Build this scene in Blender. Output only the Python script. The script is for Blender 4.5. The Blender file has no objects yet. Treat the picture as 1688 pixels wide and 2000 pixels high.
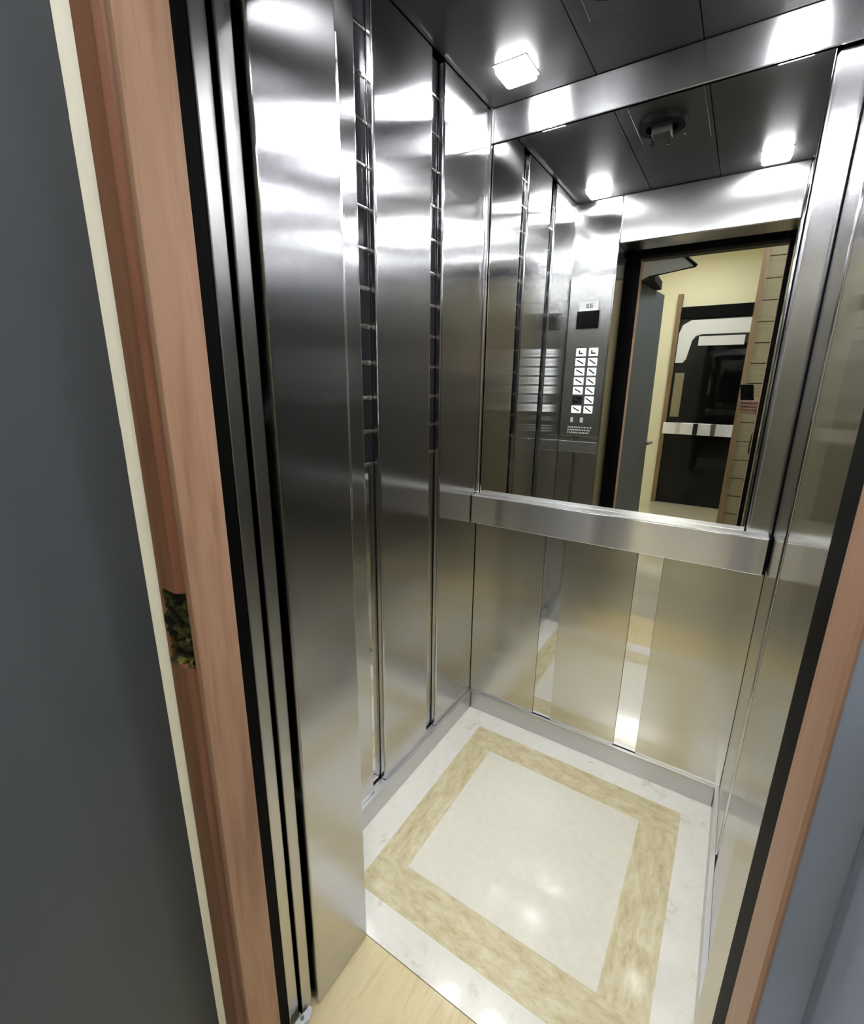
import bpy, bmesh, math, random
from mathutils import Vector, Matrix

sc = bpy.context.scene
COL = sc.collection
random.seed(4)

# ------------------------------------------------------------------ camera
CAM = Vector((0.8301, -0.4651, 1.3858))
YAW, PITCH, ROLL = math.radians(32.786), math.radians(15.203), math.radians(0.638)
fwd = Vector((-math.sin(YAW) * math.cos(PITCH), math.cos(YAW) * math.cos(PITCH), -math.sin(PITCH)))
rgt = Vector((math.cos(YAW), math.sin(YAW), 0))
upv = rgt.cross(fwd)
R_ = rgt * math.cos(ROLL) + upv * math.sin(ROLL)
U_ = upv * math.cos(ROLL) - rgt * math.sin(ROLL)
cd = bpy.data.cameras.new('camera')
cam = bpy.data.objects.new('camera', cd)
COL.objects.link(cam)
M = Matrix((R_, U_, -fwd)).transposed().to_4x4()
M.translation = CAM
cam.matrix_world = M
cd.sensor_fit = 'AUTO'
cd.sensor_width = 36
cd.lens = 36 * 914.7 / 2000
cd.clip_start = 0.01
sc.camera = cam

# ------------------------------------------------------------------ render look
sc.view_settings.view_transform = 'Standard'
sc.view_settings.look = 'None'
sc.view_settings.gamma = 1.0
sc.view_settings.use_curve_mapping = False
sc.view_settings.exposure = 0.5
cy = sc.cycles
cy.max_bounces = 24
cy.glossy_bounces = 20
cy.diffuse_bounces = 6
cy.transmission_bounces = 6
cy.sample_clamp_indirect = 30.0

w = bpy.data.worlds.new('world')
sc.world = w
w.use_nodes = True
w.node_tree.nodes['Background'].inputs[0].default_value = (0.5, 0.55, 0.6, 1)
w.node_tree.nodes['Background'].inputs[1].default_value = 0.02

# ------------------------------------------------------------------ light levels
DOWNLIGHT = 112.0         # emission of the cab's LED spots
HALL_LAMP = 18.0         # emission of the hall's ceiling lamps


# ------------------------------------------------------------------ materials
def srgb(r, g, b):
    f = lambda c: c / 12.92 if c <= 0.04045 else ((c + 0.055) / 1.055) ** 2.4
    return (f(r / 255), f(g / 255), f(b / 255), 1)


def newmat(name):
    m = bpy.data.materials.new(name)
    m.use_nodes = True
    nt = m.node_tree
    return m, nt, nt.nodes['Principled BSDF']


def plain(name, col, rough=0.5, metal=0.0, spec=0.5):
    m, nt, b = newmat(name)
    b.inputs['Base Color'].default_value = col
    b.inputs['Roughness'].default_value = rough
    b.inputs['Metallic'].default_value = metal
    b.inputs['Specular IOR Level'].default_value = spec
    return m


def brushed(name, col, rough, aniso, spread, wave=0.0, wscale=1.5, grain=None):
    """brushed steel; reflections spread along the axis `spread`"""
    m, nt, b = newmat(name)
    b.inputs['Metallic'].default_value = 1.0
    b.inputs['Anisotropic'].default_value = aniso
    c = nt.nodes.new('ShaderNodeCombineXYZ')
    for i in range(3):
        c.inputs[i].default_value = spread[i]
    nt.links.new(c.outputs[0], b.inputs['Tangent'])
    tc = nt.nodes.new('ShaderNodeTexCoord')
    mp = nt.nodes.new('ShaderNodeMapping')
    mp.inputs['Scale'].default_value = tuple(6.0 if s else 900.0 for s in (grain or spread))
    nt.links.new(tc.outputs['Object'], mp.inputs['Vector'])
    n = nt.nodes.new('ShaderNodeTexNoise')
    n.inputs['Scale'].default_value = 1.0
    n.inputs['Detail'].default_value = 2.0
    nt.links.new(mp.outputs[0], n.inputs['Vector'])
    mr = nt.nodes.new('ShaderNodeMapRange')
    mr.inputs['To Min'].default_value = rough * 0.97
    mr.inputs['To Max'].default_value = rough * 1.03
    nt.links.new(n.outputs['Fac'], mr.inputs['Value'])
    nt.links.new(mr.outputs[0], b.inputs['Roughness'])
    mx = nt.nodes.new('ShaderNodeMapRange')
    mx.inputs['To Min'].default_value = 0.985
    mx.inputs['To Max'].default_value = 1.015
    nt.links.new(n.outputs['Fac'], mx.inputs['Value'])
    vm = nt.nodes.new('ShaderNodeVectorMath')
    vm.operation = 'SCALE'
    vm.inputs[0].default_value = col[:3]
    nt.links.new(mx.outputs[0], vm.inputs['Scale'])
    nt.links.new(vm.outputs[0], b.inputs['Base Color'])
    if wave > 0:
        n2 = nt.nodes.new('ShaderNodeTexNoise')
        n2.inputs['Scale'].default_value = wscale
        n2.inputs['Detail'].default_value = 0.0
        nt.links.new(tc.outputs['Object'], n2.inputs['Vector'])
        bp = nt.nodes.new('ShaderNodeBump')
        bp.inputs['Strength'].default_value = 1.0
        bp.inputs['Distance'].default_value = wave
        nt.links.new(n2.outputs['Fac'], bp.inputs['Height'])
        nt.links.new(bp.outputs[0], b.inputs['Normal'])
    return m


def noise_color(name, stops, scale, stretch=(1, 1, 1), detail=6, rough=0.4, bump=0.0, rough_n=0.6, dist=0.0, coat=0.0):
    m, nt, b = newmat(name)
    tc = nt.nodes.new('ShaderNodeTexCoord')
    mp = nt.nodes.new('ShaderNodeMapping')
    mp.inputs['Scale'].default_value = stretch
    nt.links.new(tc.outputs['Object'], mp.inputs['Vector'])
    n = nt.nodes.new('ShaderNodeTexNoise')
    n.inputs['Scale'].default_value = scale
    n.inputs['Detail'].default_value = detail
    n.inputs['Roughness'].default_value = rough_n
    n.inputs['Distortion'].default_value = dist
    nt.links.new(mp.outputs[0], n.inputs['Vector'])
    r = nt.nodes.new('ShaderNodeValToRGB')
    els = r.color_ramp.elements
    els[0].position, els[0].color = stops[0]
    els[1].position, els[1].color = stops[-1]
    for p, c in stops[1:-1]:
        e = els.new(p)
        e.color = c
    nt.links.new(n.outputs['Fac'], r.inputs['Fac'])
    nt.links.new(r.outputs['Color'], b.inputs['Base Color'])
    b.inputs['Roughness'].default_value = rough
    b.inputs['Coat Weight'].default_value = coat
    b.inputs['Coat Roughness'].default_value = 0.085
    if bump:
        bp = nt.nodes.new('ShaderNodeBump')
        bp.inputs['Distance'].default_value = bump
        nt.links.new(n.outputs['Fac'], bp.inputs['Height'])
        nt.links.new(bp.outputs[0], b.inputs['Normal'])
    return m


def emit(name, col, strength):
    m, nt, b = newmat(name)
    b.inputs['Base Color'].default_value = (0.8, 0.8, 0.8, 1)
    b.inputs['Emission Color'].default_value = col
    b.inputs['Emission Strength'].default_value = strength
    return m


X, Y, Z = (1, 0, 0), (0, 1, 0), (0, 0, 1)
STEEL = (0.54, 0.54, 0.55, 1)
m_left = brushed('brushed_steel_side', STEEL, 0.155, 1.0, Y, wave=0.011, wscale=1.2, grain=Z)
m_right = brushed('brushed_steel_right', STEEL, 0.155, 1.0, Y, wave=0.008, wscale=1.3, grain=Z)
m_back = brushed('brushed_steel_back', (0.61, 0.595, 0.535, 1), 0.19, 0.8, X, grain=Z)
m_head = brushed('brushed_steel_header', STEEL, 0.24, 0.85, Z, grain=X)
m_return = brushed('brushed_steel_return', STEEL, 0.26, 0.8, X, wave=0.006, wscale=2.0, grain=Z)
m_rail = brushed('satin_rail_steel', (0.86, 0.86, 0.88, 1), 0.21, 1.0, Z, grain=X)
m_ledge = plain('bright_satin_ledge', (0.80, 0.80, 0.80, 1), 0.35, 1.0)
m_base = brushed('satin_baseboard_steel', (0.60, 0.60, 0.60, 1), 0.30, 0.7, Z, grain=X)
m_polish = plain('polished_steel', (0.72, 0.72, 0.71, 1), 0.05, 1.0)
m_chrome = plain('chrome', (0.85, 0.85, 0.85, 1), 0.12, 1.0)
m_mirror = plain('silvered_mirror', (0.80, 0.81, 0.78, 1), 0.004, 1.0)
m_slot = plain('dark_slot', (0.02, 0.02, 0.023, 1), 0.12, 0.0, 0.3)
m_black = plain('black_paint', (0.004, 0.004, 0.004, 1), 0.6, 0.0, 0.06)
m_rubber = plain('black_rubber', (0.012, 0.012, 0.012, 1), 0.7, 0.0, 0.2)
m_ceil = plain('dark_satin_ceiling', (0.018, 0.018, 0.018, 1), 0.32, 0.0, 0.22)
m_trimring = plain('white_lamp_trim', (0.7, 0.7, 0.68, 1), 0.4)
m_led = emit('led_lens', (0.97, 0.98, 1.0, 1), DOWNLIGHT)
m_hall_led = emit('hall_lamp_lens', (0.97, 0.98, 1.0, 1), HALL_LAMP)
m_button = emit('lit_button', (0.95, 1.0, 1.0, 1), 1.1)
m_screen = plain('black_screen', (0.004, 0.004, 0.005, 1), 0.1, 0.0, 0.5)
m_label = plain('pale_label', (0.75, 0.76, 0.74, 1), 0.5)
m_ink = plain('dark_ink', (0.03, 0.03, 0.035, 1), 0.5)
m_leaf = noise_color('slate_paint', [(0.3, srgb(90, 98, 104)), (0.7, srgb(96, 104, 110))], 3.0, rough=0.5)
m_wallgrey = noise_color('blue_grey_wall_paint', [(0.3, srgb(160, 171, 194)), (0.7, srgb(168, 179, 202))], 2.0, rough=0.55)
m_white = noise_color('white_plaster', [(0.3, srgb(240, 238, 230)), (0.7, srgb(246, 244, 238))], 30.0, rough=0.8, bump=0.001)
m_cream = plain('cream_wall_paint', srgb(238, 232, 196), 0.7)
m_casing = noise_color('warm_pine', [(0.30, srgb(168, 128, 102)), (0.48, srgb(192, 150, 122)), (0.62, srgb(199, 158, 130)), (0.78, srgb(178, 136, 108))],
                       5.0, stretch=(9, 9, 0.7), detail=5, rough=0.5, dist=0.4)
m_casing_shaded = noise_color('shaded_pine', [(0.30, srgb(136, 88, 66)), (0.6, srgb(160, 110, 86)), (0.8, srgb(144, 98, 78))],
                            5.0, stretch=(10, 10, 0.6), detail=5, rough=0.45, dist=0.4)  # shade of the casing's front face put into a darker, redder pine
m_oak = noise_color('brown_trim_wood', [(0.3, srgb(112, 92, 62)), (0.7, srgb(140, 116, 80))], 5.0, stretch=(9, 9, 0.8), rough=0.5)
m_plank = noise_color('pale_siding_boards', [(0.3, srgb(128, 119, 90)), (0.55, srgb(142, 133, 102)), (0.75, srgb(122, 112, 82))],
                      4.0, stretch=(1.2, 8, 14), rough=0.55)
m_headwood = noise_color('shaded_head_wood', [(0.3, srgb(40, 34, 24)), (0.7, srgb(52, 44, 32))], 5.0, stretch=(0.8, 9, 9), rough=0.5)  # wood coloured near black for the shaded gap under the header
m_gold = plain('brass_edge', (0.62, 0.50, 0.28, 1), 0.3, 1.0)
m_marble = noise_color('white_marble', [(0.24, srgb(150, 140, 112)), (0.33, srgb(222, 217, 198)), (0.42, srgb(246, 243, 228)), (0.62, srgb(250, 248, 238)), (0.72, srgb(224, 216, 196))],
                       16.0, detail=10, rough=0.22, rough_n=0.72, dist=0.8, coat=0.8)
OCH = [(0.24, srgb(168, 142, 92)), (0.36, srgb(202, 184, 136)), (0.46, srgb(219, 206, 162)), (0.55, srgb(228, 217, 176)), (0.63, srgb(238, 230, 198)), (0.70, srgb(216, 202, 156)), (0.80, srgb(184, 160, 106))]
m_ochre_x = noise_color('ochre_travertine_across', OCH, 15.0, stretch=(1.0, 2.4, 1), detail=14, rough=0.28, rough_n=0.72, dist=0.15, coat=0.7)
m_ochre_y = noise_color('ochre_travertine_along', OCH, 12.0, stretch=(3.2, 1.0, 1), detail=14, rough=0.28, rough_n=0.70, dist=0.15, coat=0.7)
m_doorsteel = brushed('sliding_door_steel', (0.56, 0.56, 0.55, 1), 0.30, 0.85, Y, grain=Z)
m_centre = noise_color('cream_slab', [(0.3, srgb(241, 237, 216)), (0.7, srgb(247, 244, 226))], 45.0, detail=8, rough=0.25, coat=0.9)
m_sill = noise_color('pale_birch', [(0.3, srgb(214, 196, 142)), (0.5, srgb(234, 218, 168)), (0.75, srgb(224, 206, 154))],
                     5.0, stretch=(9, 1.2, 1), detail=5, rough=0.4, dist=0.5, coat=0.2)
m_halltile = noise_color('pale_hall_tile', [(0.3, srgb(204, 198, 172)), (0.7, srgb(220, 214, 190))], 4.0, rough=0.12, coat=0.3)
m_darkglass = plain('dark_door_glass', (0.004, 0.004, 0.004, 1), 0.03, 0.0, 0.30)
m_lens = plain('lens_glass', (0.01, 0.012, 0.02, 1), 0.05, 0.0, 0.8)
m_skin = noise_color('skin', [(0.3, srgb(150, 116, 98)), (0.7, srgb(172, 136, 114))], 20.0, rough=0.5)
m_jacket = plain('black_jacket', (0.012, 0.012, 0.014, 1), 0.8)
m_trouser = plain('dark_trousers', (0.02, 0.022, 0.03, 1), 0.85)
m_hair = plain('dark_hair', (0.015, 0.011, 0.008, 1), 0.6)
m_foam = noise_color('yellow_foam', [(0.40, srgb(12, 12, 8)), (0.55, srgb(70, 70, 24)), (0.66, srgb(170, 164, 80)), (0.75, srgb(14, 14, 10))], 26.0, rough=0.8, bump=0.004, detail=4)
m_hinge = plain('dull_zinc', (0.35, 0.34, 0.33, 1), 0.45, 1.0)


# ------------------------------------------------------------------ mesh helpers
def link(name, bm, mat, parent=None, bevel=0.0, smooth=False, seg=2, loc=None):
    me = bpy.data.meshes.new(name)
    bmesh.ops.recalc_face_normals(bm, faces=bm.faces)
    if smooth:
        for f in bm.faces:
            f.smooth = True
    bm.to_mesh(me)
    bm.free()
    me.materials.append(mat)
    o = bpy.data.objects.new(name, me)
    COL.objects.link(o)
    if parent is not None:
        o.parent = parent
        o.matrix_parent_inverse = parent_inv(parent)
    if loc is not None:
        o.location = loc
    if bevel:
        md = o.modifiers.new('bevel', 'BEVEL')
        md.width = bevel
        md.segments = seg
        md.limit_method = 'ANGLE'
        md.angle_limit = math.radians(40)
    return o


def world_of(o):
    m = o.matrix_basis.copy()
    if o.parent:
        return world_of(o.parent) @ o.matrix_parent_inverse @ m
    return m


def parent_inv(p):
    return world_of(p).inverted()


def add_box(bm, x0, x1, y0, y1, z0, z1, mtx=None):
    v = [bm.verts.new(((x0, x1)[i], (y0, y1)[j], (z0, z1)[k])) for i in (0, 1) for j in (0, 1) for k in (0, 1)]
    for q in ((0, 1, 3, 2), (4, 6, 7, 5), (0, 4, 5, 1), (2, 3, 7, 6), (0, 2, 6, 4), (1, 5, 7, 3)):
        bm.faces.new([v[a] for a in q])
    if mtx is not None:
        bmesh.ops.transform(bm, matrix=mtx, verts=v)
    return v


def box(name, x0, x1, y0, y1, z0, z1, mat, parent=None, bevel=0.0, mtx=None):
    """mesh whose origin sits at the centre of its base"""
    bm = bmesh.new()
    c = Vector(((x0 + x1) / 2, (y0 + y1) / 2, z0))
    add_box(bm, x0 - c.x, x1 - c.x, y0 - c.y, y1 - c.y, 0, z1 - z0)
    o = link(name, bm, mat, parent, bevel, loc=c)
    if mtx is not None:
        o.matrix_basis = mtx @ Matrix.Translation(c)
    return o


def add_cyl(bm, p0, p1, r0, r1=None, n=20):
    r1 = r0 if r1 is None else r1
    p0, p1 = Vector(p0), Vector(p1)
    d = p1 - p0
    rot = d.to_track_quat('Z', 'Y').to_matrix().to_4x4()
    mt = Matrix.Translation((p0 + p1) / 2) @ rot
    bmesh.ops.create_cone(bm, cap_ends=True, segments=n, radius1=r0, radius2=r1, depth=d.length, matrix=mt)


def cyl(name, p0, p1, r, mat, parent=None, r1=None, n=24, bevel=0.0):
    bm = bmesh.new()
    add_cyl(bm, p0, p1, r, r1, n)
    return link(name, bm, mat, parent, bevel, smooth=False)


def add_prism(bm, pts, z0, z1):
    a = [bm.verts.new((p[0], p[1], z0)) for p in pts]
    b = [bm.verts.new((p[0], p[1], z1)) for p in pts]
    bm.faces.new(a[::-1])
    bm.faces.new(b)
    n = len(pts)
    for i in range(n):
        bm.faces.new((a[i], a[(i + 1) % n], b[(i + 1) % n], b[i]))


def prism(name, pts, z0, z1, mat, parent=None, bevel=0.0):
    bm = bmesh.new()
    add_prism(bm, pts, z0, z1)
    return link(name, bm, mat, parent, bevel)


def empty(name, loc, label=None, cat=None, group=None):
    o = bpy.data.objects.new(name, None)
    COL.objects.link(o)
    o.location = loc
    o.empty_display_size = 0.05
    tag(o, label, cat, group)
    return o


def tag(o, label=None, cat=None, group=None, kind=None):
    if label: o['label'] = label
    if cat: o['category'] = cat
    if group: o['group'] = group
    if kind: o['kind'] = kind
    return o


def struct(o, label, cat):
    return tag(o, label, cat, None, 'structure')


def tree_copy(o, off, parent=None):
    c = o.copy()
    COL.objects.link(c)
    if parent is None:
        c.location = Vector(o.location) + Vector(off)
    else:
        c.parent = parent
        c.matrix_parent_inverse = o.matrix_parent_inverse.copy()
    for ch in list(o.children):
        tree_copy(ch, off, c)
    return c


# ------------------------------------------------------------------ dimensions
W, D, H = 0.960, 1.1516, 2.25
ZM = 2.147               # top of the mirror
ZR0, ZR1 = 0.866, 0.978  # handrail
F0, F1 = 0.0275, 0.196   # front returns, from the door side to the cab side
XL, XR = 0.2185, 0.9127  # the car's door opening
ZD = 2.045               # head of the car's opening

# ------------------------------------------------------------------ cab shell (setting)
fl = box('floor', -0.05, W + 0.05, F1 + 0.002, D + 0.045, -0.06, 0.0, m_marble)
struct(fl, 'white veined marble border slab of the cab floor', 'floor')
box('inlay_band', 0.105, 0.8636, 0.2844, 0.3993, 0.0, 0.0012, m_ochre_x, fl)
box('inlay_band', 0.105, 0.8636, 0.9489, 1.0526, 0.0, 0.0012, m_ochre_x, fl)
box('inlay_band', 0.105, 0.2008, 0.3995, 0.9487, 0.0, 0.0012, m_ochre_y, fl)
box('inlay_band', 0.7497, 0.8636, 0.3995, 0.9487, 0.0, 0.0012, m_ochre_y, fl)
box('centre_slab', 0.202, 0.7485, 0.4005, 0.9477, 0.0, 0.0016, m_centre, fl)

struct(box('wall_left', -0.075, -0.033, 0.0, D + 0.045, 0.0, H + 0.1, m_black), 'dark backing wall behind the left steel panels', 'wall')
struct(box('wall_right', W + 0.033, W + 0.075, 0.0, D + 0.045, 0.0, H + 0.1, m_black), 'dark backing wall behind the right steel panels', 'wall')
struct(box('wall_back', -0.033, W + 0.033, D + 0.036, D + 0.060, 0.0, H + 0.1, m_black), 'dark backing wall behind the mirror and rear panels', 'wall')

cl = box('ceiling', 0.0, 0.3325, F1 - 0.05, D, H, H + 0.02, m_ceil)
struct(cl, 'dark satin cab ceiling in three sheets with fine seams', 'ceiling')
box('ceiling_sheet', 0.3355, 0.6035, F1 - 0.05, D, H, H + 0.02, m_ceil, cl)
box('ceiling_sheet', 0.6065, W, F1 - 0.05, D, H, H + 0.02, m_ceil, cl)
box('ceiling_backing', -0.033, W + 0.033, F1 - 0.05, D + 0.036, H + 0.021, H + 0.05, m_black, cl)

b = box('baseboard_back', 0.013, W - 0.013, D - 0.012, D - 0.0005, 0.0, 0.080, m_base, bevel=0.002)
struct(b, 'satin steel skirting along the foot of the rear panels', 'baseboard')
box('skirting_ledge', 0.013, W - 0.013, D - 0.0125, D - 0.0005, 0.0802, 0.0815, m_ledge, b)
b = box('baseboard_left', 0.0005, 0.012, F1 + 0.002, D - 0.0005, 0.0, 0.080, m_base, bevel=0.002)
struct(b, 'satin steel skirting along the foot of the left panels', 'baseboard')
box('skirting_ledge', 0.0005, 0.0125, F1 + 0.002, D - 0.0005, 0.0802, 0.0815, m_ledge, b)
for (y0, y1) in ((0.4915, 0.5485), (0.8065, 0.8635)):
    box('skirting_filler', -0.0180, 0.0003, y0, y1, 0.0, 0.0812, m_ledge, b)
b = box('baseboard_right', W - 0.012, W - 0.0005, F1 + 0.002, D - 0.0005, 0.0, 0.080, m_base, bevel=0.002)
struct(b, 'satin steel skirting along the foot of the right panels', 'baseboard')
box('skirting_ledge', W - 0.0125, W - 0.0005, F1 + 0.002, D - 0.0005, 0.0802, 0.0815, m_ledge, b)

# ------------------------------------------------------------------ side wall panels and strips
def side_panels(x_face, sgn, mat, side):
    xs = sorted((x_face, x_face - sgn * 0.022))
    spans = [(F1 + 0.003, 0.490, 'nearest the door'), (0.550, 0.805, 'between the two slotted strips'), (0.865, D - 0.0008, 'beside the rear mirror')]
    for y0, y1, where in spans:
        o = box('wall_panel', xs[0], xs[1], y0, y1, 0.0, H - 0.001, mat, bevel=0.006)
        o.modifiers['bevel'].segments = 4
        tag(o, f'tall brushed steel panel on the {side} wall, {where}', 'wall panel', f'brushed steel panels on the {side} wall')
    xb = sorted((x_face - sgn * 0.0235, x_face - sgn * 0.032))
    xr = sorted((x_face - sgn * 0.0236, x_face - sgn * 0.0185))
    for y0, y1, where in ((0.491, 0.549, 'nearer the door'), (0.806, 0.864, 'nearer the mirror')):
        st = box('slotted_strip', xb[0], xb[1], y0 - 0.03, y1 + 0.03, 0.0, H - 0.001, m_polish)
        tag(st, f'narrow polished strip with dark slots and bright rungs in the {side} wall, {where}', 'wall strip', f'slotted strips of the {side} wall')
        z = 1.170
        k = 0
        xd = sorted((x_face - sgn * 0.0234, x_face - sgn * 0.0215))
        while z < H - 0.03:
            box('rung', xr[0], xr[1], y0, y1, z - 0.003, z + 0.003, m_chrome, st, bevel=0.001)
            box('dark_slot', xd[0], xd[1], y0 + 0.004, y1 - 0.004, z + 0.006, min(z + 0.0842, H - 0.004), m_slot, st)
            z += 0.0902
            k += 1


side_panels(0.0, 1, m_left, 'left')
side_panels(W, -1, m_right, 'right')

# thin bright corner bead between left panels and mirror
o = box('corner_bead', 0.0, 0.012, D - 0.014, D - 0.0025, ZR1 + 0.002, H - 0.001, m_chrome, bevel=0.004)
tag(o, 'slim bright vertical bead in the left rear corner beside the mirror', 'corner bead')

# ------------------------------------------------------------------ back wall
for (x0, x1, where) in ((0.0, 0.292, 'left of the left polished strip'), (0.366, 0.612, 'between the two polished strips'), (0.690, W, 'in the right corner')):
    o = box('wall_panel', x0, x1, D, D + 0.022, 0.0, ZR0 + 0.06, m_back, bevel=0.0015)
    tag(o, f'low brushed steel panel under the handrail of the rear wall, {where}', 'wall panel', 'brushed steel panels under the rear handrail')
for (x0, x1, where) in ((0.292, 0.366, 'left one, under the middle left of the handrail'), (0.612, 0.690, 'right one, under the middle right of the handrail')):
    o = box('polished_strip', x0 + 0.0003, x1 - 0.0003, D + 0.004, D + 0.022, 0.0, ZR0 + 0.06, m_polish)
    tag(o, f'mirror-polished upright strip in the rear wall, {where}', 'wall strip', 'polished strips of the rear wall')

o = box('header_panel', 0.0, W, D - 0.001, D + 0.022, ZM + 0.004, H - 0.001, m_head, bevel=0.003)
tag(o, 'low brushed steel band above the mirror under the ceiling', 'wall panel')

mr = empty('wall_mirror', (0.45, D, ZR1), 'large frameless mirror filling the rear wall above the handrail', 'mirror')
box('mirror_glass', 0.0125, 0.889, D, D + 0.005, ZR0 + 0.062, ZM, m_mirror, mr, bevel=0.001)
box('mirror_backing', 0.0125, 0.889, D + 0.0055, D + 0.022, ZR0 + 0.062, ZM, m_black, mr)

o = box('corner_column', 0.891, W, D - 0.004, D + 0.022, ZR0 + 0.062, ZM - 0.004, m_return, bevel=0.012)
o.modifiers['bevel'].segments = 5
tag(o, 'narrow upright steel column right of the mirror in the rear corner', 'column')

hr = empty('handrail', (W / 2, D, ZR0), 'wide flat satin steel handrail across the rear wall below the mirror', 'handrail')
box('rail_bar', 0.003, W - 0.010, D - 0.050, D - 0.001, ZR0, ZR1 - 0.003, m_rail, hr, bevel=0.002)
box('rail_ledge', 0.003, W - 0.010, D - 0.0505, D - 0.001, ZR1 - 0.0029, ZR1, m_ledge, hr, bevel=0.001)
box('rail_end_cap', W - 0.0098, W - 0.003, D - 0.047, D - 0.001, ZR0 + 0.003, ZR1 - 0.003, m_black, hr)

# ------------------------------------------------------------------ front returns and header
fr = empty('front_return', (XL / 2, F1, 0), 'wide steel return left of the car opening, carrying the button panel', 'return column')
bm = bmesh.new()
add_prism(bm, [(-0.03, F0), (XL, F0), (XL, F1), (-0.03, F1)], 0.0, H - 0.001)
o = link('return_casing', bm, m_left, fr, 0.004, seg=3)
fr2 = empty('front_return', ((XR + W) / 2, F1, 0), 'narrow steel return right of the car opening', 'return column')
bm = bmesh.new()
add_prism(bm, [(XR, F0), (W + 0.03, F0), (W + 0.03, F1), (XR, F1)], 0.0, H - 0.001)
link('return_casing', bm, m_right, fr2, 0.008, seg=4)
o = box('door_header', XL + 0.001, XR - 0.001, F0, F1, ZD, H - 0.001, m_return, bevel=0.004)
tag(o, 'brushed steel header above the car opening facing the mirror', 'header')

# car operating panel on the left return, facing the mirror
cp = empty('button_panel', (0.110, F1, 1.125), 'brushed steel elevator button panel with dark display on left return', 'control panel')
yf = F1
box('face_plate', 0.006, 0.212, yf + 0.0005, yf + 0.010, 1.125, 1.915, m_return, cp, bevel=0.002)
box('label_plate', 0.058, 0.152, yf + 0.010, yf + 0.0115, 1.755, 1.800, m_label, cp)
for i, dx in enumerate((0.094, 0.112)):
    bm = bmesh.new()
    for (ax, az, bx, bz) in ((0, 0.016, 0.012, 0.019), (0, 0, 0.012, 0.003), (0, 0, 0.003, 0.019), (0.009, 0, 0.012, 0.010), (0, 0.008, 0.012, 0.011)):
        add_box(bm, dx + ax, dx + bx, yf + 0.0116, yf + 0.0120, 1.767 + az, 1.767 + bz)
    link('label_mark', bm, m_ink, cp)
ds = box('display', 0.050, 0.162, yf + 0.0101, yf + 0.014, 1.668, 1.752, m_screen, cp, bevel=0.001)
bm = bmesh.new()
for (x0, x1, z0, z1) in ((0.044, 0.168, 1.662, 1.668), (0.044, 0.168, 1.752, 1.7545), (0.044, 0.050, 1.668, 1.752), (0.162, 0.168, 1.668, 1.752)):
    add_box(bm, x0, x1, yf + 0.0101, yf + 0.0145, z0, z1)
link('display_bezel', bm, m_chrome, ds)
for c, (x0, x1) in enumerate(((0.062, 0.112), (0.127, 0.172))):
    for r in range(7):
        z1 = 1.577 - r * 0.048
        if c == 0 and r == 5:
            mt = m_rubber
        else:
            mt = m_button
        bt = box('floor_button', x0, x1, yf + 0.0101, yf + 0.0135, z1 - 0.040, z1 - 0.002, mt, cp, bevel=0.0015)
        bm = bmesh.new()
        cx, cz = (x0 + x1) / 2, z1 - 0.021
        if r == 0:
            add_box(bm, cx - 0.012, cx - 0.004, yf + 0.0136, yf + 0.0140, cz - 0.010, cz + 0.010)
            add_box(bm, cx - 0.004, cx + 0.012, yf + 0.0136, yf + 0.0140, cz - 0.010, cz - 0.002)
        else:
            mt2 = Matrix.Translation((cx, yf + 0.0138, cz)) @ Matrix.Rotation(math.radians(28 + 6 * ((r * 3 + c) % 3)), 4, 'Y')
            add_box(bm, -0.020, 0.020, -0.0002, 0.0002, -0.0035, 0.0035, mt2)
        link('button_mark', bm, m_ink, bt)
bm = bmesh.new()
for r in range(3):
    x = 0.050
    while x < 0.168:
        ww = random.uniform(0.003, 0.009)
        add_box(bm, x, x + ww, yf + 0.0101, yf + 0.0106, 1.170 - r * 0.014, 1.177 - r * 0.014)
        x += ww + random.uniform(0.002, 0.006)
tag(link('engraved_text_rows', bm, m_label, cp))
box('key_slot', 0.062, 0.074, yf + 0.0101, yf + 0.012, 1.200, 1.225, m_label, cp)
box('key_slot', 0.112, 0.128, yf + 0.0101, yf + 0.012, 1.200, 1.225, m_label, cp)
o = box('service_cover', 0.006, 0.212, yf + 0.0005, yf + 0.006, 1.040, 1.098, m_return, bevel=0.002)
tag(o, 'blank steel cover plate under the button panel', 'cover plate')

# ------------------------------------------------------------------ ceiling lamps and vent
def downlight(x, y, label):
    t = empty('ceiling_spotlight', (x, y, H), label, 'spotlight', 'square LED spots in the cab ceiling')
    bm = bmesh.new()
    s, q = 0.050, 0.0475
    for (x0, x1, y0, y1) in ((-s, s, -s, -q), (-s, s, q, s), (-s, -q, -q, q), (q, s, -q, q)):
        add_box(bm, x + x0, x + x1, y + y0, y + y1, H - 0.0025, H - 0.0005)
    link('trim_ring', bm, m_trimring, t)
    box('lens', x - q + .0005, x + q - .0005, y - q + .0005, y + q - .0005, H - 0.020, H - 0.0005, m_led, t, bevel=0.010)


downlight(0.148, 1.010, 'square LED spot in the ceiling over the left rear corner')
downlight(0.130, 0.300, 'square LED spot over the left front corner, seen in the mirror')
downlight(0.795, 0.310, 'square LED spot over the right front corner, seen in the mirror')
downlight(0.810, 1.010, 'square LED spot over the right rear corner by the mirror')

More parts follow.
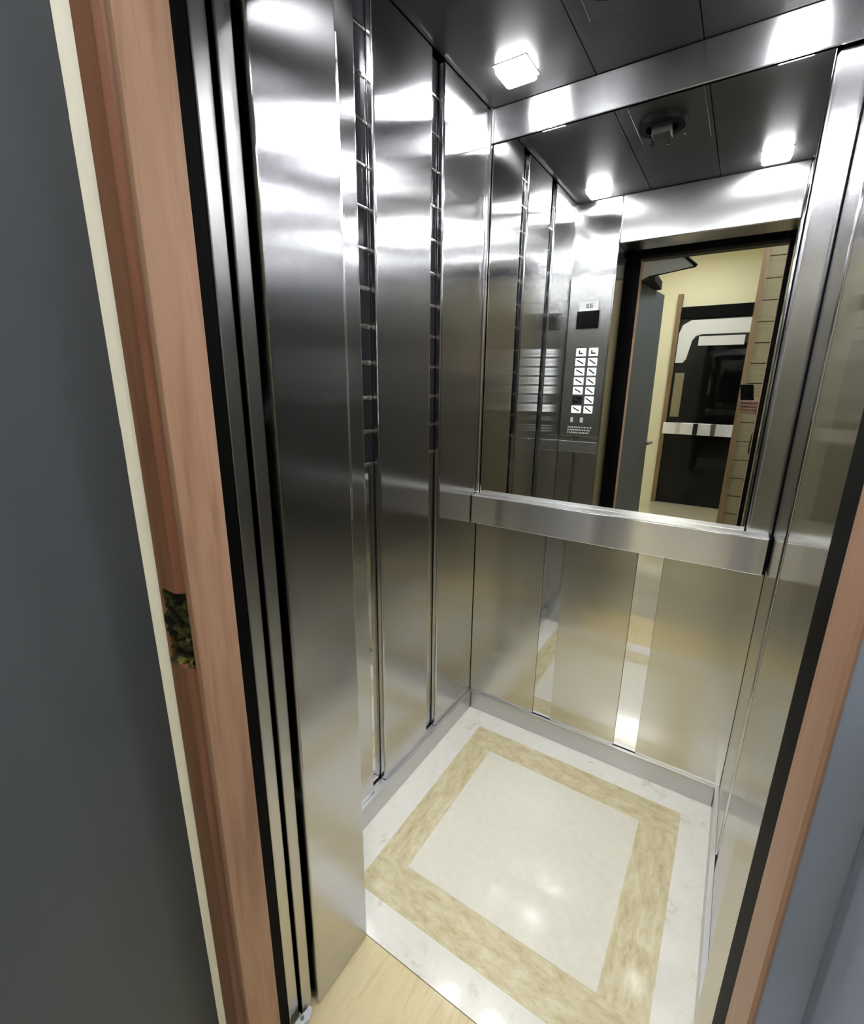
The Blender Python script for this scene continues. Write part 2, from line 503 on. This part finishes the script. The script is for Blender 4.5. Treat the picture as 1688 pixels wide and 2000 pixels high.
vt = empty('ceiling_vent', (0.46, 0.79, H), 'black ring vent with a small grey camera box mid ceiling', 'ceiling vent')
box('vent_plate', 0.375, 0.592, 0.600, 0.930, H - 0.004, H - 0.0005, plain('grey_plate', (0.022, 0.022, 0.020, 1), 0.35, 0.0, 0.25), vt, bevel=0.001)
bm = bmesh.new()
N = 40
vs = []
for i in range(N):
    a = 2 * math.pi * i / N
    vs.append([bm.verts.new((0.46 + r * math.cos(a), 0.79 + r * math.sin(a), z)) for r, z in ((0.075, H - 0.0045), (0.072, H - 0.022), (0.050, H - 0.022), (0.048, H - 0.0045))])
for i in range(N):
    a, b2 = vs[i], vs[(i + 1) % N]
    for j in range(4):
        bm.faces.new((a[j], b2[j], b2[(j + 1) % 4], a[(j + 1) % 4]))
link('vent_ring', bm, m_black, vt, smooth=False)
box('camera_box', 0.430, 0.490, 0.745, 0.800, H - 0.040, H - 0.0045, plain('grey_box', (0.035, 0.035, 0.032, 1), 0.5, 0.0, 0.2), vt, bevel=0.003)
cyl('camera_lens', (0.460, 0.745, H - 0.024), (0.460, 0.738, H - 0.024), 0.010, m_lens, vt)
cyl('hanging_pin', (0.470, 0.690, H - 0.0045), (0.470, 0.690, H - 0.035), 0.004, m_chrome, vt)
cyl('hanging_pin', (0.520, 0.700, H - 0.0045), (0.520, 0.700, H - 0.018), 0.004, m_chrome, vt)
cyl('hanging_pin', (0.415, 0.690, H - 0.0045), (0.415, 0.690, H - 0.028), 0.008, m_rubber, vt)

# ------------------------------------------------------------------ car sliding doors (open to the left)
d2 = empty('door_2', (0.0, -0.027, 0), 'car sliding door leaf nearest the landing, open to the left', 'sliding door')
tag(d2, kind='structure')
box('door_leaf', -0.30, 0.1975, -0.0390, -0.0125, 0.004, 2.06, m_doorsteel, d2, bevel=0.0025)
d3 = empty('door_3', (0.0, 0.003, 0), 'car sliding door leaf nearest the cab, open to the left', 'sliding door')
tag(d3, kind='structure')
box('door_leaf', -0.30, 0.2050, -0.0080, 0.0185, 0.004, 2.06, m_doorsteel, d3, bevel=0.0025)
sh = empty('door_guide_shoe', (0.209, -0.004, 0), 'small white plastic shoe at the foot of the sliding doors', 'door shoe')
bm = bmesh.new()
add_prism(bm, [(0.204, -0.034), (0.222, -0.034), (0.226, -0.010), (0.218, 0.008), (0.209, 0.008)], 0.0005, 0.022)
link('shoe_body', bm, plain('white_plastic', (0.75, 0.8, 0.85, 1), 0.3), sh, 0.003)
cyl('shoe_screw', (0.214, -0.018, 0.022), (0.214, -0.018, 0.025), 0.004, m_hinge, sh)

# ------------------------------------------------------------------ landing: sill, frame, walls
st = box('floor', -0.30, 1.0, -0.170, F1, -0.06, -0.0005, m_sill)
struct(st, 'pale birch threshold boards between landing and cab', 'floor')
struct(box('floor', -2.2, 3.2, -3.7, -0.172, -0.06, -0.0005, m_halltile), 'pale polished tile floor of the hall', 'floor')

fh = [o for o in bpy.data.objects if o.name == 'floor.002'][0]
box('floor_edge', -2.2, -0.302, -0.1715, -0.105, -0.06, -0.0005, m_halltile, fh)
box('floor_edge', 1.002, 3.2, -0.1715, -0.105, -0.06, -0.0005, m_halltile, fh)

# black blocks filling in the shaft's darkness behind the landing wall
struct(box('wall_shaft_dark', -0.80, 0.203, -0.104, -0.045, 0.0, 2.02, m_black), 'black fill for the dark shaft gap left of the car doors', 'wall')
struct(box('wall_shaft_dark', 0.8968, 1.5, -0.104, -0.048, 0.0, 2.3, m_black), 'black fill for the dark shaft gap right of the car doors', 'wall')
struct(box('wall_shaft_dark', 0.2, 1.5, -0.104, -0.045, 2.03, 2.5, m_black), 'black fill for the dark shaft gap above the landing opening', 'wall')

t1 = empty('trim_1', (0.23, -0.137, 0), 'warm pine door casing left of the elevator opening', 'door casing')
tag(t1, kind='structure')
YB, YA = -0.167, -0.107
ZC = 2.03
bm = bmesh.new()
add_prism(bm, [(0.245, -0.156), (0.249, -0.163), (0.262, -0.167), (0.2695, -0.167), (0.2695, YA), (0.245, YA)], 0.0, ZC)
link('casing_jamb', bm, m_casing, t1, 0.0012)
PF = [(0.190, YB), (0.232, YB), (0.238, -0.161), (0.244, -0.150), (0.244, YA), (0.190, YA)]
bm = bmesh.new()
add_prism(bm, PF, 0.0, 0.998)
add_prism(bm, PF, 1.112, ZC)
add_prism(bm, [(0.190, YB), (0.1985, YB), (0.1985, -0.135), (0.244, -0.135), (0.244, YA), (0.190, YA)], 0.998, 1.112)
link('casing_face', bm, m_casing_shaded, t1)
bm = bmesh.new()
bmesh.ops.create_grid(bm, x_segments=8, y_segments=18, size=0.5)
for v in bm.verts:
    u, q = v.co.x + 0.5, v.co.y + 0.5
    v.co = Vector((0.1988 + 0.0447 * u, -0.154 - 0.018 * random.random() + 0.008 * u, 0.999 + 0.112 * q))
link('foam_filling', bm, m_foam, t1, smooth=True)
box('casing_back_shade', 0.190, 0.2692, YA + 0.0004, YA + 0.0026, 0.0, ZC, m_black, t1)  # black sheet standing in for the shaft's darkness behind the casing

t2 = empty('trim_2', (0.91, -0.137, 0), 'warm pine door casing right of the elevator opening', 'door casing')
tag(t2, kind='structure')
bm = bmesh.new()
add_prism(bm, [(0.8955, YA), (0.8955, YB), (0.8975, YB - 0.002), (0.8990, YB - 0.001), (0.8990, YA)], 0.0, ZC)
link('casing_jamb', bm, m_casing, t2)
t3 = box('trim_3', 0.190, 0.9128, YB, YA, ZC + 0.001, ZC + 0.085, m_headwood)
struct(t3, 'wooden head casing above the landing opening, shade put into its colour', 'door casing')

struct(box('wall_landing_left', -2.2, 0.1885, -0.150, -0.105, 0.0, 2.8, m_white), 'white plastered landing wall left of the door casing', 'wall')
struct(box('wall_landing_above', 0.1885, 0.914, -0.150, -0.105, ZC + 0.087, 2.8, m_white), 'white plastered landing wall over the door casing', 'wall')
struct(box('wall_landing_right', 0.8993, 3.2, -0.1665, -0.105, 0.0, 2.8, m_wallgrey), 'blue-grey landing wall right of the door casing', 'wall')
struct(box('trim_4', 0.9195, 1.32, -0.262, -0.167, 0.0, 2.8, m_wallgrey, bevel=0.004), 'blue-grey pilaster standing out right of the door casing', 'pilaster')

# hinged landing door leaf, standing open into the hall
A = Vector((0.1885, -0.181, 0))
ang = math.atan2(-0.79, 0.092)
door = empty('door_1', A, 'slate grey hinged landing door standing open at the left', 'door')
tag(door, kind='structure')
door.rotation_euler = (0, 0, ang)
MD = Matrix.Translation((0, 0, 1.1)) @ Matrix.Rotation(math.radians(-0.45), 4, 'Y') @ Matrix.Translation((0, 0, -1.1)) @ Matrix.Translation(A) @ Matrix.Rotation(ang, 4, 'Z')


def dbox(name, x0, x1, y0, y1, z0, z1, mat, parent=door, bevel=0.0):
    bm = bmesh.new()
    add_box(bm, x0, x1, y0, y1, z0, z1)
    bmesh.ops.transform(bm, matrix=MD, verts=bm.verts)
    return link(name, bm, mat, parent, bevel)


# local x runs along the leaf away from the hinge, local +y is towards the opening
dbox('door_leaf', 0.0, 0.80, -0.042, 0.0, 0.008, 1.985, m_leaf, bevel=0.002)
for z in (0.35, 1.28, 1.66):
    bm = bmesh.new()
    add_cyl(bm, (-0.003, -0.012, z), (-0.003, -0.012, z + 0.05), 0.003, n=12)
    bmesh.ops.transform(bm, matrix=MD, verts=bm.verts)
    link('hinge', bm, m_hinge, door)
bm = bmesh.new()
add_cyl(bm, (0.74, 0.0, 1.00), (0.74, 0.045, 1.00), 0.008, n=14)
add_cyl(bm, (0.75, 0.045, 1.00), (0.63, 0.045, 1.00), 0.009, n=14)
bmesh.ops.transform(bm, matrix=MD, verts=bm.verts)
link('door_handle', bm, m_hinge, door)
# overhead closer fixed on top of the leaf
bm = bmesh.new()
add_prism(bm, [(0.28, -0.040), (0.60, -0.040), (0.60, 0.030), (0.28, 0.075)], 1.9855, 2.035)
bmesh.ops.transform(bm, matrix=MD, verts=bm.verts)
cb = link('closer_body', bm, m_rubber, door, 0.003)
bm = bmesh.new()
q4 = [(0.225, 2.062), (0.446, 2.065), (0.521, 1.984), (0.299, 1.964), (0.232, 1.935)]
fa = [bm.verts.new((p[0], -0.189, p[1])) for p in q4]
fb = [bm.verts.new((p[0], -0.199, p[1])) for p in q4]
bm.faces.new(fa)
bm.faces.new(fb[::-1])
for i in range(5):
    bm.faces.new((fa[i], fb[i], fb[(i + 1) % 5], fa[(i + 1) % 5]))
link('closer_cover_plate', bm, plain('pale_metal_plate', (0.62, 0.62, 0.55, 1), 0.45), door, 0.002)
bm = bmesh.new()
add_cyl(bm, (0.400, -0.192, 2.066), (0.440, -0.192, 2.062), 0.012, n=12)
add_cyl(bm, (0.440, -0.192, 2.062), (0.522, -0.192, 1.990), 0.009, n=12)
add_cyl(bm, (0.522, -0.192, 1.988), (0.300, -0.194, 1.961), 0.004, n=12)
link('closer_arm', bm, m_rubber, door)

# ------------------------------------------------------------------ hall behind the camera (seen in the mirror)
struct(box('ceiling', -2.2, 3.2, -3.9, -0.105, 2.8, 2.86, m_cream), 'cream ceiling of the hall', 'ceiling')
struct(box('wall_far', -2.2, 3.2, -3.72, -3.62, 0.0, 2.8, m_cream), 'cream wall at the far end of the hall', 'wall')
struct(box('wall_hall_left', -2.28, -2.2, -3.72, -0.105, 0.0, 2.8, m_cream), 'cream side wall of the hall at the left', 'wall')
struct(box('wall_hall_right', 3.2, 3.28, -3.72, -0.105, 0.0, 2.8, m_cream), 'cream side wall of the hall at the right', 'wall')

bm = bmesh.new()
z = 0.0
while z < 2.33:
    add_box(bm, 0.832, 2.10, -1.545, -1.520, z + 0.003, min(z + 0.139, 2.36))
    z += 0.142
sd = link('wall_siding', bm, m_plank)
struct(sd, 'wall clad in pale horizontal boards seen right in the mirror', 'wall')
box('siding_backing', 0.832, 2.10, -1.62, -1.546, 0.0, 2.37, m_black, sd)
struct(box('trim_5', 0.792, 0.831, -1.62, -1.505, 0.0, 2.80, m_oak), 'brown wooden corner post of the board-clad wall', 'corner post')
struct(box('wall_bulkhead', 0.832, 2.10, -1.62, -1.50, 2.371, 2.8, m_leaf), 'grey bulkhead over the board-clad wall', 'wall')

d4 = empty('door_4', (0.42, -3.6, 0), 'dark glass door at the far end of the hall', 'door')
tag(d4, kind='structure')
box('door_frame', 0.035, 0.085, -3.618, -3.55, 0.0, 2.40, m_oak, d4, bevel=0.003)
box('door_frame', 0.790, 0.840, -3.618, -3.55, 0.0, 2.40, m_oak, d4, bevel=0.003)
box('door_head', 0.086, 0.789, -3.618, -3.55, 2.14, 2.26, m_black, d4)
box('door_glass', 0.086, 0.789, -3.612, -3.595, 0.0, 2.139, m_darkglass, d4)
bm = bmesh.new()
arch = [(0.090, 1.66), (0.090, 1.98), (0.120, 2.07), (0.20, 2.12), (0.785, 2.12), (0.785, 1.965), (0.33, 1.965), (0.27, 1.95), (0.235, 1.90), (0.20, 1.70), (0.17, 1.66)]
fa = [bm.verts.new((p[0], -3.575, p[1])) for p in arch]
fb = [bm.verts.new((p[0], -3.594, p[1])) for p in arch]
bm.faces.new(fa)
bm.faces.new(fb[::-1])
for i in range(len(arch)):
    j = (i + 1) % len(arch)
    bm.faces.new((fa[i], fb[i], fb[j], fa[j]))
link('cab_top_reflection', bm, m_label, d4, 0.004)  # bright cab top reflected in the glass, modelled as a white shape
box('white_patch_reflection', 0.300, 0.740, -3.594, -3.585, 1.845, 1.945, m_label, d4)  # white patch of the reflected cab, modelled as a flat box
pb = box('rail_reflection', 0.060, 0.775, -3.56, -3.53, 0.850, 0.985, m_rail, d4, bevel=0.004)  # stands in for the cab handrail reflected in the dark glass
for k, xx in enumerate((0.20, 0.38, 0.56)):
    box('reflection_segment', xx, xx + 0.05, -3.5297, -3.527, 0.852, 0.983, m_chrome if k % 2 == 0 else m_rubber, pb)  # bright and dark segments of that reflected rail
box('side_light', 0.110, 0.205, -3.594, -3.588, 1.05, 1.55, m_plank, d4)

for (lx, ly, wh) in ((-0.55, -0.75, 'left'), (0.95, -0.62, 'near'), (0.25, -2.7, 'far')):  # near lamp added out of view to brighten casing, leaf and right wall
    t = empty('hall_ceiling_lamp', (lx, ly, 2.8), f'unseen square warm ceiling lamp at the {wh} end of the hall', 'ceiling lamp', 'ceiling lamps of the hall')
    box('lamp_housing', lx - 0.25, lx + 0.25, ly - 0.25, ly + 0.25, 2.77, 2.7995, m_trimring, t, bevel=0.004)
    box('lamp_diffuser', lx - 0.23, lx + 0.23, ly - 0.23, ly + 0.23, 2.755, 2.7695, m_hall_led, t, bevel=0.006)

# ------------------------------------------------------------------ phone and the person holding it
PM = Matrix((R_, U_, -fwd)).transposed().to_4x4()      # phone axes: x right, y up, z back towards the holder
PO = CAM - fwd * 0.016
PM.translation = PO
ph = empty('phone', PO, 'black phone held up by the person, seen in the mirror', 'phone')
# local: lens at the origin near the top edge
bm = bmesh.new()
add_box(bm, -0.044, 0.030, -0.132, 0.016, 0.0, 0.008)
bmesh.ops.transform(bm, matrix=PM, verts=bm.verts)
link('phone_body', bm, m_screen, ph, 0.003)
bm = bmesh.new()
add_cyl(bm, (0, 0, 0.0005), (0, 0, -0.002), 0.007, n=20)
add_cyl(bm, (0, -0.018, 0.0005), (0, -0.018, -0.002), 0.007, n=20)
bmesh.ops.transform(bm, matrix=PM, verts=bm.verts)
link('camera_lens', bm, m_lens, ph)
bm = bmesh.new()
add_box(bm, -0.041, 0.027, -0.128, 0.012, 0.0081, 0.0086)
bmesh.ops.transform(bm, matrix=PM, verts=bm.verts)
link('phone_screen', bm, m_screen, ph)


def skin_mesh(name, verts, edges, radii, mat, parent=None, levels=2, root=0):
    me = bpy.data.meshes.new(name)
    me.from_pydata([tuple(v) for v in verts], edges, [])
    me.materials.append(mat)
    o = bpy.data.objects.new(name, me)
    COL.objects.link(o)
    o.modifiers.new('skin', 'SKIN')
    for i, r in enumerate(radii):
        rr = r if isinstance(r, tuple) else (r, r)
        me.skin_vertices[0].data[i].radius = rr
    me.skin_vertices[0].data[root].use_root = True
    s = o.modifiers.new('sub', 'SUBSURF')
    s.levels = s.render_levels = levels
    o.modifiers['skin'].use_smooth_shade = True
    # bake the modifiers to a plain mesh
    dg = bpy.context.evaluated_depsgraph_get()
    ev = o.evaluated_get(dg)
    me2 = bpy.data.meshes.new_from_object(ev)
    me2.name = name
    o.modifiers.clear()
    o.data = me2
    if parent is not None:
        o.parent = parent
        o.matrix_parent_inverse = parent_inv(parent)
    return o


def pw(x, y, z):
    return PM @ Vector((x, y, z))


px, py = 1.18, -0.70
per = empty('person', (px, py, 0), 'person in black jacket holding up a phone at the cab opening', 'person')
V, E, RD = [], [], []


def chain(points, radii, start=None):
    prev = start
    for p, r in zip(points, radii):
        V.append(Vector(p))
        RD.append(r)
        if prev is not None:
            E.append((prev, len(V) - 1))
        prev = len(V) - 1
    return prev


pel = chain([(px, py, 0.96)], [0.125])
waist = chain([(px, py, 1.12)], [(0.125, 0.105)], pel)
chest = chain([(px, py, 1.32)], [(0.145, 0.11)], waist)
neck0 = chain([(px, py, 1.47)], [0.065], chest)
neck1 = chain([(px, py + 0.015, 1.53)], [0.052], neck0)
chain([(px, py + 0.03, 1.60), (px, py + 0.035, 1.68), (px, py + 0.02, 1.75)], [(0.068, 0.08), (0.074, 0.09), (0.05, 0.06)], neck1)
for s in (-1, 1):
    chain([(px + s * 0.09, py, 0.88), (px + s * 0.10, py + 0.01, 0.50), (px + s * 0.10, py - 0.01, 0.10), (px + s * 0.11, py + 0.06, 0.035), (px + s * 0.12, py + 0.14, 0.03)],
          [0.085, 0.058, 0.04, 0.035, 0.03], pel)
# right arm hangs and supports near the waist
chain([(px + 0.17, py, 1.42), (px + 0.23, py - 0.03, 1.14), (px + 0.22, py + 0.05, 0.90), (px + 0.21, py + 0.08, 0.83)], [0.056, 0.042, 0.030, 0.028], chest)
# left arm lifts the phone
wrist = pw(0.052, -0.212, 0.045)
palm = pw(0.056, -0.132, 0.020)
ls = Vector((px - 0.16, py + 0.02, 1.41))
el = Vector((0.945, -0.585, 0.985))
lw = chain([ls, el, wrist, palm], [0.056, 0.044, 0.026, (0.030, 0.016)], chest)
# four fingers wrap from the right edge across the back of the phone
for k in range(4):
    y0 = -0.078 - k * 0.0200
    L = (0.066, 0.076, 0.072, 0.056)[k]
    chain([pw(0.046, y0 - 0.006, 0.010), pw(0.040, y0 - 0.002, -0.009), pw(0.038 - L * 0.5, y0 + 0.002, -0.0145), pw(0.036 - L, y0 + 0.001, -0.0105), pw(0.028 - L, y0, -0.008)],
          [0.0105, 0.0102, 0.0096, 0.0085, 0.0075], lw)
# thumb on the screen side
chain([pw(0.040, -0.095, 0.030), pw(0.018, -0.072, 0.025), pw(-0.002, -0.058, 0.0205)], [0.012, 0.010, 0.008], lw)
body = skin_mesh('body', V, E, RD, m_skin, per)


def sleeve(name, pts, rad, mat):
    es = [(i, i + 1) for i in range(len(pts) - 1)]
    return skin_mesh(name, pts, es, rad, mat, per)


jv = [Vector((px, py, 0.84)), Vector((px, py, 1.10)), Vector((px, py, 1.33)), Vector((px, py, 1.45)), ls, el, wrist + (el - wrist) * 0.12,
      Vector((px + 0.17, py, 1.42)), Vector((px + 0.23, py - 0.03, 1.14)), Vector((px + 0.22, py + 0.05, 0.92))]
je = [(0, 1), (1, 2), (2, 3), (2, 4), (4, 5), (5, 6), (2, 7), (7, 8), (8, 9)]
skin_mesh('jacket', jv, je, [(0.205, 0.185), (0.19, 0.165), (0.185, 0.150), (0.075, 0.075), 0.072, 0.062, 0.042, 0.072, 0.060, 0.042], m_jacket, per)
tv = [Vector((px, py, 0.97)), Vector((px, py, 1.05))]
te = [(0, 1)]
tr = [(0.145, 0.125), (0.135, 0.115)]
for s in (-1, 1):
    a = len(tv)
    tv += [Vector((px + s * 0.09, py, 0.86)), Vector((px + s * 0.10, py + 0.01, 0.50)), Vector((px + s * 0.10, py - 0.01, 0.085))]
    te += [(0, a), (a, a + 1), (a + 1, a + 2)]
    tr += [0.10, 0.074, 0.060]
skin_mesh('trousers', tv, te, tr, m_trouser, per)
for s in (-1, 1):
    skin_mesh('shoe', [Vector((px + s * 0.10, py - 0.03, 0.045)), Vector((px + s * 0.11, py + 0.06, 0.043)), Vector((px + s * 0.12, py + 0.17, 0.036))],
              [(0, 1), (1, 2)], [0.043, 0.042, 0.034], m_rubber, per)
bm = bmesh.new()
bmesh.ops.create_uvsphere(bm, u_segments=28, v_segments=18, radius=1.0)
for v in list(bm.verts):
    if v.co.z < -0.55 or (v.co.y > 0.45 and v.co.z < 0.45):
        bm.verts.remove(v)
for v in bm.verts:
    v.co = Vector((px + v.co.x * 0.087, py + 0.028 + v.co.y * 0.108, 1.68 + v.co.z * 0.125))
link('hair', bm, m_hair, per, smooth=True)
bm = bmesh.new()
add_cyl(bm, (px, py + 0.115, 1.665), (px, py + 0.140, 1.645), 0.011, 0.016, n=12)
link('nose', bm, m_skin, per, smooth=True)
for s in (-1, 1):
    bm = bmesh.new()
    bmesh.ops.create_uvsphere(bm, u_segments=12, v_segments=8, radius=0.010, matrix=Matrix.Translation((px + s * 0.030, py + 0.112, 1.685)))
    link('eye', bm, m_screen, per, smooth=True)
    bm = bmesh.new()
    bmesh.ops.create_uvsphere(bm, u_segments=12, v_segments=8, radius=1.0, matrix=Matrix.Translation((px + s * 0.080, py + 0.03, 1.665)) @ Matrix.Diagonal((0.010, 0.020, 0.030, 1)))
    link('ear', bm, m_skin, per, smooth=True)
box('mouth', px - 0.022, px + 0.022, py + 0.100, py + 0.121, 1.606, 1.614, plain('lips', srgb(150, 90, 82), 0.5), per, bevel=0.003)
